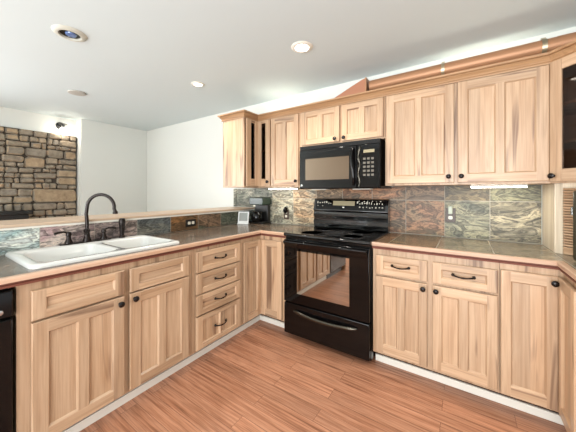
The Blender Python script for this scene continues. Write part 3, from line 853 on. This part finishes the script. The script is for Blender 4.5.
# copper duct
du = thing('duct_pipe', 'satin copper duct pipe lying along the top of the right wall cabinets', 'pipe', (0.93, 0.47, 2.205))
b = MB(); rad = 0.052
def pipe(x0, x1, r): 
    return MB().lathe([(r - 0.006, x0), (r, x0), (r, x1), (r - 0.006, x1)], 32, Matrix.Translation((0, 0, rad + 0.018)) @ Matrix.Rotation(PI / 2, 4, 'Y'))
pipe(0.0, 1.30, rad).build('pipe_section', copper, du)
pipe(1.24, 1.775, rad + 0.0015).build('pipe_section', copper, du)
for xs, w in ((0.585, 0.022), (1.175, 0.026)):
    s_ = MB().lathe([(rad + 0.002, xs - w / 2), (rad + 0.005, xs - w / 2), (rad + 0.005, xs + w / 2), (rad + 0.002, xs + w / 2)], 32, Matrix.Translation((0, 0, rad + 0.018)) @ Matrix.Rotation(PI / 2, 4, 'Y')).build('strap', brass, du)
    MB().box(xs - w / 2, xs + w / 2, -0.004, 0.004, rad * 2 + 0.022, rad * 2 + 0.034).build('strap_tab', brass, s_)
for xs in (0.3, 1.3):
    MB().box(xs - 0.02, xs + 0.02, -0.04, 0.04, -0.1045, 0.017).build('cradle_block', HH, du, smooth=0)
wd = thing('duct_box', 'copper coloured duct box with sloping left side above the microwave cabinet', 'duct', (0.606, 0.40, 2.1005))
b = MB()
prof = [(0.0, 0.0), (0.304, 0.0), (0.304, 0.235), (0.262, 0.228), (0.13, 0.17), (0.0, 0.105)]
prof = [(-0.13, 0.0), (0.304, 0.0), (0.304, 0.236), (0.266, 0.228), (0.17, 0.19), (0.0, 0.118), (-0.13, 0.05)]
b.prism_y(prof, 0.0, 0.17); b.build('sheet_box', copper_dark, wd, smooth=0, bevel=0.002)
MB().box(0.294, 0.308, -0.004, 0.174, 0.0, 0.240).build('end_flange', copper, wd, bevel=0.001)

# uplights resting on the cabinets behind the crown
def strip_light(name, label, loc, L, mat, up=True):
    t = thing(name, label, 'lamp', loc)
    MB().box(-L / 2, L / 2, -0.03, 0.03, 0 if up else 0.006, 0.02).build('housing', white_trim, t, bevel=0.002)
    if up: MB().box(-L / 2 + 0.01, L / 2 - 0.01, -0.022, 0.022, 0.0205, 0.027).build('lamp_tube', mat, t)
    else: MB().box(-L / 2 + 0.004, L / 2 - 0.004, -0.026, 0.034, -0.0005, 0.0055).build('lamp_tube', mat, t)
    return t
strip_light('cabinet_uplight', 'strip light on top of the left wall cabinets washing the wall', (-0.10, 0.44, 2.1005), 0.40, up_emit)
strip_light('cabinet_uplight', 'strip light on top of the right wall cabinet behind the copper pipe', (1.75, 0.565, 2.1005), 0.55, emit('uplight_lamp_soft', (1.0, 0.95, 0.80, 1), 9.0))
strip_light('under_cabinet_light', 'glowing strip light under the wall cabinet left of the microwave', (-0.05, 0.44, UZ0 - 0.0205), 0.36, tube_emit, False)
strip_light('under_cabinet_light', 'glowing strip light under the wide wall cabinet right of the microwave', (1.855, 0.42, UZ0 - 0.0205), 0.32, tube_emit, False)

# ------------------------------------------------------------------ range
rg = thing('range', 'black freestanding electric range with glass oven window between the base cabinets', 'range', (0.3075, 0, 0))
RWD = 0.776
MB().box(0.002, RWD - 0.002, -0.018, 0.585, 0.03, 0.898).build('body', black_gloss, rg, bevel=0.003)
for x in (0.05, RWD - 0.05):
    for y in (0.03, 0.53): MB().lathe([(0.0, 0), (0.018, 0), (0.018, 0.008), (0.008, 0.012), (0.008, 0.0295), (0.0, 0.0295)], 14, Matrix.Translation((x, y, 0))).build('foot', black_mat, rg)
b = MB(); b.prism_x([(-0.045, 0.899), (-0.052, 0.908), (-0.050, 0.922), (-0.040, 0.928), (-0.020, 0.925), (0.52, 0.925), (0.52, 0.899)], 0.0, RWD)
ct = b.build('cooktop', plain('ceramic_glass_top', srgb(8, 7, 7), 0.07, spec=0.7), rg, bevel=0.002)
ring_m = plain('cooktop_ring', srgb(58, 56, 54), 0.25)
for (x, y, r) in ((0.20, 0.12, 0.10), (0.58, 0.12, 0.085), (0.20, 0.38, 0.085), (0.58, 0.38, 0.10)):
    MB().lathe([(r, 0), (r, 0.0006), (r + 0.004, 0.0006), (r + 0.004, 0.0)], 40, Matrix.Translation((x, y, 0.9252))).build('burner_ring', ring_m, ct)
b = MB(); b.prism_x([(0.521, 0.899), (0.585, 0.899), (0.585, 1.222), (0.560, 1.228), (0.530, 1.218), (0.500, 1.105), (0.512, 1.090), (0.506, 1.045), (0.514, 1.020), (0.506, 0.985), (0.512, 0.930), (0.521, 0.926)], 0.004, RWD - 0.004)
bgd = b.build('backguard', plain('glossy_black_enamel', srgb(9, 8, 8), 0.12, spec=0.6, coat=0.5), rg, bevel=0.003)
def slope(x0, x1, u0, u1, t=0.001):   # patch on the sloping control face
    f = lambda u: (0.500 + 0.030 * u, 1.105 + 0.113 * u)
    n = Vector((-0.113, 0.030)).normalized()
    (y0, z0), (y1, z1) = f(u0), f(u1)
    o = n * (t + 0.0004); o0 = n * 0.0003
    return MB().prism_x([(y0 + o0.x, z0 + o0.y), (y0 + o.x, z0 + o.y), (y1 + o.x, z1 + o.y), (y1 + o0.x, z1 + o0.y)], x0, x1)
slope(0.03, RWD - 0.03, 0.10, 0.93).build('control_panel', black_glass, rg, smooth=0)
def slope2(*a): return slope(*a, t=0.002)
slope2(0.225, 0.455, 0.46, 0.86).build('display', display, rg, smooth=0)
rr2 = random.Random(11)
def add_marks(rows):
    for (x0, x1, step, u, du_) in rows:
        x = x0
        while x < x1:
            w = rr2.uniform(0.006, 0.014); uu = u + rr2.uniform(-0.05, 0.05); hgt = du_ * rr2.uniform(0.5, 1.2)
            slope2(x, x + w, uu, uu + hgt).build('control_marking', marks, rg, smooth=0); x += step * rr2.uniform(0.8, 1.3)
add_marks([(0.045, 0.21, 0.026, 0.62, 0.16), (0.05, 0.13, 0.05, 0.36, 0.06), (0.475, 0.72, 0.024, 0.62, 0.16), (0.50, 0.72, 0.03, 0.30, 0.10), (0.49, 0.72, 0.04, 0.80, 0.08)])
slope2(0.33, 0.35, 0.26, 0.36).build('indicator', light_emit if False else white_trim, rg, smooth=0)
# oven door
ODz0, ODz1 = 0.322, 0.872
b = MB(); b.box(0.006, RWD - 0.006, -0.055, -0.019, ODz0, ODz1)
od = b.build('oven_door', black_glass, rg, bevel=0.006)
MB().box(0.146, 0.617, -0.0575, -0.0552, 0.412, 0.782).build('oven_window', oven_window, od, smooth=0)
b = MB()   # curved grip along the door top
b.prism_x([(-0.0555, 0.800), (-0.062, 0.815), (-0.082, 0.838), (-0.092, 0.852), (-0.090, 0.862), (-0.075, 0.868), (-0.0555, 0.868)], 0.02, RWD - 0.02)
b.build('handle', black_gloss, od, bevel=0.004)
# storage drawer
b = MB(); b.box(0.006, RWD - 0.006, -0.052, -0.019, 0.040, 0.312)
sd = b.build('storage_drawer', black_gloss, rg, bevel=0.006)
pts = [(0.115 + 0.56 * k / 16, -0.058 - 0.022 * math.sin(PI * k / 16) ** 0.5, 0.256 - 0.016 * math.sin(PI * k / 16)) for k in range(17)]
MB().tube(pts, [0.008] + [0.014] * 15 + [0.008], 12).build('handle', smoky, sd)

# ------------------------------------------------------------------ microwave
mw = thing('microwave', 'black over the range microwave with window and keypad under the short cabinet', 'microwave', (0.322, 0.195, 1.322))
MWW, MH = 0.768, 0.412
MB().box(0.0, MWW, 0.022, YB - 0.014 - 0.195, 0.0, MH).build('body', black_gloss, mw, bevel=0.004)
md = MB().box(0.002, 0.572, 0.0, 0.0215, 0.004, MH - 0.040).build('door', black_gloss, mw, bevel=0.005)
MB().box(0.070, 0.505, -0.0022, -0.0002, 0.085, 0.285).build('window', mirror_glass('microwave_window', srgb(58, 42, 30), 2.7, (0.85, 0.68, 0.52, 1)), md, smooth=0)  # brown tint paints in the reflected wood on the window
pts = [(0.545 + 0.010 * math.sin(k / 12 * PI * 2), -0.012 - 0.026 * math.sin(PI * k / 12) ** 0.6, 0.03 + 0.32 * k / 12) for k in range(13)]
MB().tube(pts, [0.008] + [0.012] * 11 + [0.008], 12).build('handle', black_gloss, md)
kp = MB().box(0.576, MWW - 0.002, 0.0, 0.0215, 0.004, MH - 0.040).build('control_panel', black_glass, mw, bevel=0.005)
MB().box(0.632, 0.722, -0.0015, -0.0002, 0.300, 0.325).build('display', display, kp)
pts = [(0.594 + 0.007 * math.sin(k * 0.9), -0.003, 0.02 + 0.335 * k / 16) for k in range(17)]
MB().tube(pts, [0.010 + 0.003 * math.cos(k * 1.7) for k in range(17)], 12).build('reflection_strip', smoky, kp)  # added wavy strip standing in for a reflection on the panel
for r in range(5):
    for c in range(3):
        MB().box(0.628 + c * 0.034, 0.650 + c * 0.034, -0.002, -0.0002, 0.105 + r * 0.034, 0.123 + r * 0.034).build('key', plain('key_grey', srgb(96, 90, 78), 0.4) if (r, c) == (0, 0) else bpy.data.materials['key_grey'], kp)
v = MB()
for k in range(5): v.box(0.004, MWW - 0.004, 0.002, 0.0215, MH - 0.036 + k * 0.007, MH - 0.032 + k * 0.007)
v.build('vent_grille', black_mat, mw, smooth=0, weld=False)
MB().lathe([(0.0, 0), (0.011, 0), (0.010, 0.002), (0.0, 0.0025)], 20, Matrix.Translation((0.028, -0.0002, 0.035)) @ Matrix.Rotation(PI / 2, 4, 'X')).build('badge', chrome, md)
MB().box(0.08, 0.24, 0.10, 0.18, -0.006, -0.0003).build('work_lamp', white_trim, mw)
MB().box(0.50, 0.66, 0.10, 0.18, -0.006, -0.0003).build('work_lamp', white_trim, mw)

# ------------------------------------------------------------------ sink and faucet
sk = thing('sink', 'white enamel double bowl drop in sink in the dark slate counter', 'sink', (-0.345, -1.230, 0.9145))
def rrect(cx, cy, hx, hy, r, n=6):
    pts = []
    for (sx, sy, a0) in ((1, 1, 0), (-1, 1, 90), (-1, -1, 180), (1, -1, 270)):
        for k in range(n + 1):
            a = math.radians(a0 + 90 * k / n)
            pts.append((cx + sx * (hx - r) + r * math.cos(a), cy + sy * (hy - r) + r * math.sin(a)))
    return pts
b = MB()
OX, OY = 0.280, 0.408
bowls = [(0.045, -0.180, 0.195, 0.185), (0.045, 0.205, 0.195, 0.165)]
def ringv(pts, z): return [(x, y, z) for x, y in pts]
def strip(R0, R1):
    n = len(R0)
    for k in range(n): b.quad([R0[k], R0[(k + 1) % n], R1[(k + 1) % n], R1[k]])
o1 = rrect(0, 0, OX, OY, 0.045); o2 = rrect(0, 0, OX - 0.006, OY - 0.006, 0.042); o3 = rrect(0, 0, OX - 0.018, OY - 0.018, 0.034)
strip(ringv(o1, 0.0), ringv(o1, 0.010)); strip(ringv(o1, 0.010), ringv(o2, 0.018)); strip(ringv(o2, 0.018), ringv(o3, 0.020))
# deck with two bowl openings, filled with bmesh triangulation
rim = []
for (cx, cy, hx, hy) in bowls:
    R = [rrect(cx, cy, hx, hy, 0.06), rrect(cx, cy, hx - 0.008, hy - 0.008, 0.055), rrect(cx, cy, hx - 0.022, hy - 0.022, 0.05), rrect(cx, cy, hx - 0.055, hy - 0.055, 0.04)]
    Z = [0.020, 0.012, -0.145, -0.165]
    for k in range(3): strip(ringv(R[k], Z[k]), ringv(R[k + 1], Z[k + 1]))
    b.quad(ringv(R[3], Z[3])); rim.append(R[0])
bmx = bmesh.new(); edges = []
for loop in [o3] + rim:
    vs = [bmx.verts.new((x, y, 0.020)) for x, y in loop]
    edges += [bmx.edges.new((vs[k], vs[(k + 1) % len(vs)])) for k in range(len(vs))]
bmesh.ops.triangle_fill(bmx, use_beauty=True, use_dissolve=False, edges=edges)
bmx.verts.index_update()
b.mesh([v_.co[:] for v_ in bmx.verts], [tuple(x.index for x in f.verts) for f in bmx.faces]); bmx.free()
b.build('basin', porcelain, sk, smooth=50)
for (cx, cy, hx, hy) in bowls:
    MB().lathe([(0.0, 0), (0.040, 0), (0.038, 0.003), (0.0, 0.001)], 24, Matrix.Translation((cx, cy, -0.1645))).build('drain', chrome, sk)

fc = thing('faucet', 'dark bronze gooseneck faucet with two lever handles behind the sink', 'faucet', (-0.578, -1.235, 0.935))
MB().prism([(x, y) for x, y in rrect(0, 0, 0.027, 0.155, 0.025)], 0.0, 0.008).build('deck_plate', bronze, fc, bevel=0.003)
MB().lathe([(0.0, 0.008), (0.027, 0.008), (0.026, 0.018), (0.018, 0.035), (0.016, 0.07), (0.021, 0.078), (0.021, 0.088), (0.014, 0.096), (0.0, 0.096)], 20).build('body', bronze, fc)
pts = [(0, 0, 0.09), (0, 0, 0.15), (-0.002, -0.004, 0.20)]
dirx, diry = 0.62, 0.78
R_ = 0.085
for k in range(0, 15):
    a = PI - k * (PI * 1.04) / 14
    u = R_ + R_ * math.cos(a)
    pts.append((dirx * u, diry * u, 0.245 + R_ * 1.1 * math.sin(a)))
u = 2 * R_ + 0.006
pts.append((dirx * u, diry * u, 0.215)); 
MB().tube(pts, 0.0115, 14).build('spout', bronze, fc)
MB().lathe([(0.0, 0), (0.016, 0), (0.0175, 0.006), (0.014, 0.022), (0.0, 0.022)], 18, Matrix.Translation((dirx * u, diry * u, 0.197))).build('spout_tip', bronze, fc)
for sy in (-1, 1):
    yy = sy * 0.105
    hb = MB().lathe([(0.0, 0.008), (0.024, 0.008), (0.023, 0.016), (0.014, 0.035), (0.012, 0.055), (0.017, 0.062), (0.015, 0.078), (0.008, 0.085), (0.0, 0.086)], 18, Matrix.Translation((0, yy, 0))).build('handle', bronze, fc)
    MB().tube([(0, yy, 0.075), (0.004, yy + sy * 0.03 if sy < 0 else yy + 0.03, 0.088), (0.008, yy + sy * 0.06, 0.086), (0.012, yy + sy * 0.078, 0.080)], [0.006, 0.0065, 0.008, 0.009], 12).build('lever', bronze, hb)
sp = thing('side_sprayer', 'dark bronze side sprayer standing right of the faucet', 'sprayer', (-0.575, -1.005, 0.935))
MB().lathe([(0.0, 0), (0.024, 0), (0.022, 0.01), (0.016, 0.022), (0.0, 0.022)], 18).build('base', bronze, sp)
MB().lathe([(0.0, 0.0225), (0.016, 0.0225), (0.018, 0.06), (0.021, 0.10), (0.024, 0.128), (0.018, 0.15), (0.0, 0.154)], 18).build('wand', bronze, sp)
MB().tube([(0.02, 0, 0.135), (0.030, 0, 0.115), (0.031, 0, 0.085)], 0.005, 10).build('trigger', bronze, sp)

# ------------------------------------------------------------------ outlets and corner clutter
def outlet(label, loc, rz, w=0.072, h=0.116, horizontal=False, plate=brownplate, socket=ivory, group=None):
    t = thing('wall_outlet', label, 'outlet', loc, rz)
    if horizontal: w, h = h, w
    MB().box(-w / 2, w / 2, -0.006, 0.0, -h / 2, h / 2).build('cover_plate', plate, t, bevel=0.002)
    for s_ in (-1, 1):
        x, z = (s_ * 0.022, 0) if horizontal else (0, s_ * 0.022)
        rp = rrect(x, z, 0.015, 0.014, 0.008)
        f = MB().prism_y(rp, -0.0085, -0.0062).build('receptacle', socket, t)
        for dx in (-0.005, 0.005):
            MB().box(x + dx - 0.001, x + dx + 0.001, -0.0089, -0.0086, z - 0.004, z + 0.004).build('slot', black_mat, f, smooth=0)
    return t
outlet('horizontal outlet with black plate and white sockets in the low tiled wall', (TX + 0.0115, -0.345, 0.985), L90, horizontal=True, plate=black_mat)
o_ = outlet('brown plated outlet on the slate backsplash right of the range', (1.560, YB - 0.0115, 1.10), 0)
MB().box(-0.016, 0.016, -0.030, -0.0092, 0.010, 0.075).build('plug', plain('grey_green_plastic', srgb(176, 182, 164), 0.4), o_, bevel=0.004)
o_ = outlet('dark plated outlet with black plug on the pale slate left of the range', (-0.104, YB - 0.0115, 1.03), 0)
MB().lathe([(0.0, 0), (0.024, 0), (0.027, 0.014), (0.018, 0.034), (0.0, 0.036)], 18, Matrix.Translation((0, -0.0092, 0.05)) @ Matrix.Diagonal((1, 1, 1.5, 1)) @ Matrix.Rotation(PI / 2, 4, 'X')).build('plug', black_gloss, o_)
outlet('ivory switch plate on the slate in the back corner', (-0.585, YB - 0.0115, 1.165), 0, plate=ivory)

ap = thing('counter_appliance', 'small black appliance with a dark green top standing in the back corner', 'appliance', (-0.44, 0.50, 0.9145))
MB().box(-0.11, 0.11, -0.075, 0.09, 0.0, 0.022).build('base', black_mat, ap, bevel=0.005)
MB().box(-0.095, 0.105, 0.03, 0.09, 0.0225, 0.222).build('column', black_mat, ap, bevel=0.006)
MB().box(-0.105, 0.110, -0.07, 0.09, 0.2225, 0.315).build('reservoir', green_dark, ap, bevel=0.010)
MB().lathe([(0.0, 0.0), (0.055, 0.0), (0.070, 0.03), (0.068, 0.08), (0.045, 0.115), (0.048, 0.125), (0.0, 0.127)], 24, Matrix.Translation((0.0, -0.045, 0.0228))).build('jug', black_gloss, ap)
fr_ = thing('picture_frame', 'silver white framed small screen leaning on the counter in the back corner', 'frame', (-0.535, 0.315, 0.9145), math.radians(25))
b = MB()
def tilt(pts): return [(x, y + z * 0.22, z) for x, y, z in pts]
def tbox(m, x0, x1, y0, y1, z0, z1):
    q_ = MB().box(x0, x1, y0, y1, z0, z1); m.mesh(tilt(q_.v), q_.f)
for (x0, x1, z0, z1) in ((-0.065, -0.052, 0.002, 0.145), (0.052, 0.065, 0.002, 0.145), (-0.052, 0.052, 0.002, 0.035), (-0.052, 0.052, 0.132, 0.145)): tbox(b, x0, x1, -0.012, 0.006, z0, z1)
b.build('frame', silver_frame, fr_, smooth=0, weld=False)
b = MB(); tbox(b, -0.052, 0.052, -0.006, 0.004, 0.035, 0.132); b.build('screen', grey_screen, fr_, smooth=0)
b = MB(); b.box(-0.066, 0.066, -0.03, 0.05, 0.0, 0.008); b.build('stand', silver_frame, fr_, bevel=0.002)
tall = thing('counter_appliance', 'tall dark olive appliance at the right photo edge before the ribbed tambour door', 'appliance', (2.228, 0.080, 0.9145), -PI / 4)
MB().box(-0.055, 0.075, -0.055, 0.055, 0.0, 0.385).build('housing', olive_dark, tall, bevel=0.012)
MB().tube([(-0.057, -0.02, 0.30), (-0.075, -0.02, 0.29), (-0.075, -0.02, 0.25), (-0.057, -0.02, 0.24)], 0.006, 10).build('handle', chrome, tall)

# ------------------------------------------------------------------ ceiling fixtures
def downlight(label, x, y, lens, r=0.075, trim=white_trim):
    t = thing('recessed_light', label, 'lamp', (x, y, ZC))
    MB().lathe([(r * 0.70, -0.001), (r * 0.74, -0.010), (r * 0.95, -0.009), (r * 1.12, -0.003), (r * 1.14, -0.0005), (r * 0.72, -0.0005)], 36).build('trim_ring', trim, t)
    MB().lathe([(0.0, -0.0006), (r * 0.71, -0.0006), (r * 0.69, -0.004), (0.0, -0.006)], 30).build('lens', lens, t)
    return t
downlight('lit recessed ceiling light with white trim above the range', 0.60, -0.219, light_emit)
downlight('added unseen lit ceiling light over the right base cabinets', 1.75, -0.75, light_emit)
downlight('small lit recessed ceiling light above the left corner of the counter', -0.67, -0.223, light_emit, 0.06)
t = thing('recessed_light', 'unlit eyeball ceiling light with painted bluish reflection above the sink', 'lamp', (-0.69, -1.30, ZC))
MB().lathe([(0.062, -0.001), (0.066, -0.016), (0.080, -0.016), (0.100, -0.004), (0.102, -0.0005), (0.064, -0.0005)], 36).build('trim_ring', plain('aged_white', srgb(196, 196, 184), 0.5), t)
MB().lathe([(0.0, -0.0006), (0.061, -0.0006), (0.058, -0.006), (0.0, -0.007)], 30).build('baffle', black_gloss, t)
MB().lathe([(0.0, -0.0075), (0.034, -0.0075), (0.030, -0.016), (0.0, -0.022)], 24, Matrix.Translation((0.008, 0.004, 0))).build('bulb', blue_reflection, t)
t = thing('ceiling_disc', 'small flat grey disc on the ceiling near the stone wall', 'vent', (-2.013, -0.842, ZC))
MB().lathe([(0.0, -0.0005), (0.085, -0.0005), (0.082, -0.012), (0.06, -0.016), (0.0, -0.016)], 30).build('cover', plain('disc_grey', srgb(176, 174, 166), 0.6), t)

for o in bpy.data.objects:
    if o.parent is None and 'label' in o:
        k = o.name.split('.')[0]
        g = {'wall_cabinet': 'hickory wall cabinets along the back wall', 'corner_wall_cabinet': 'glass fronted corner wall cabinets', 'corner_base_cabinet': 'hickory corner base cabinets',
             'countertop': 'slate tiled countertops', 'tile_backsplash': 'slate tile backsplashes', 'wall_outlet': 'outlets on the slate backsplash', 'recessed_light': 'recessed ceiling lights',
             'under_cabinet_light': 'strip lights under the wall cabinets', 'cabinet_uplight': 'strip lights on top of the wall cabinets'}.get(k)
        if g: o['group'] = g
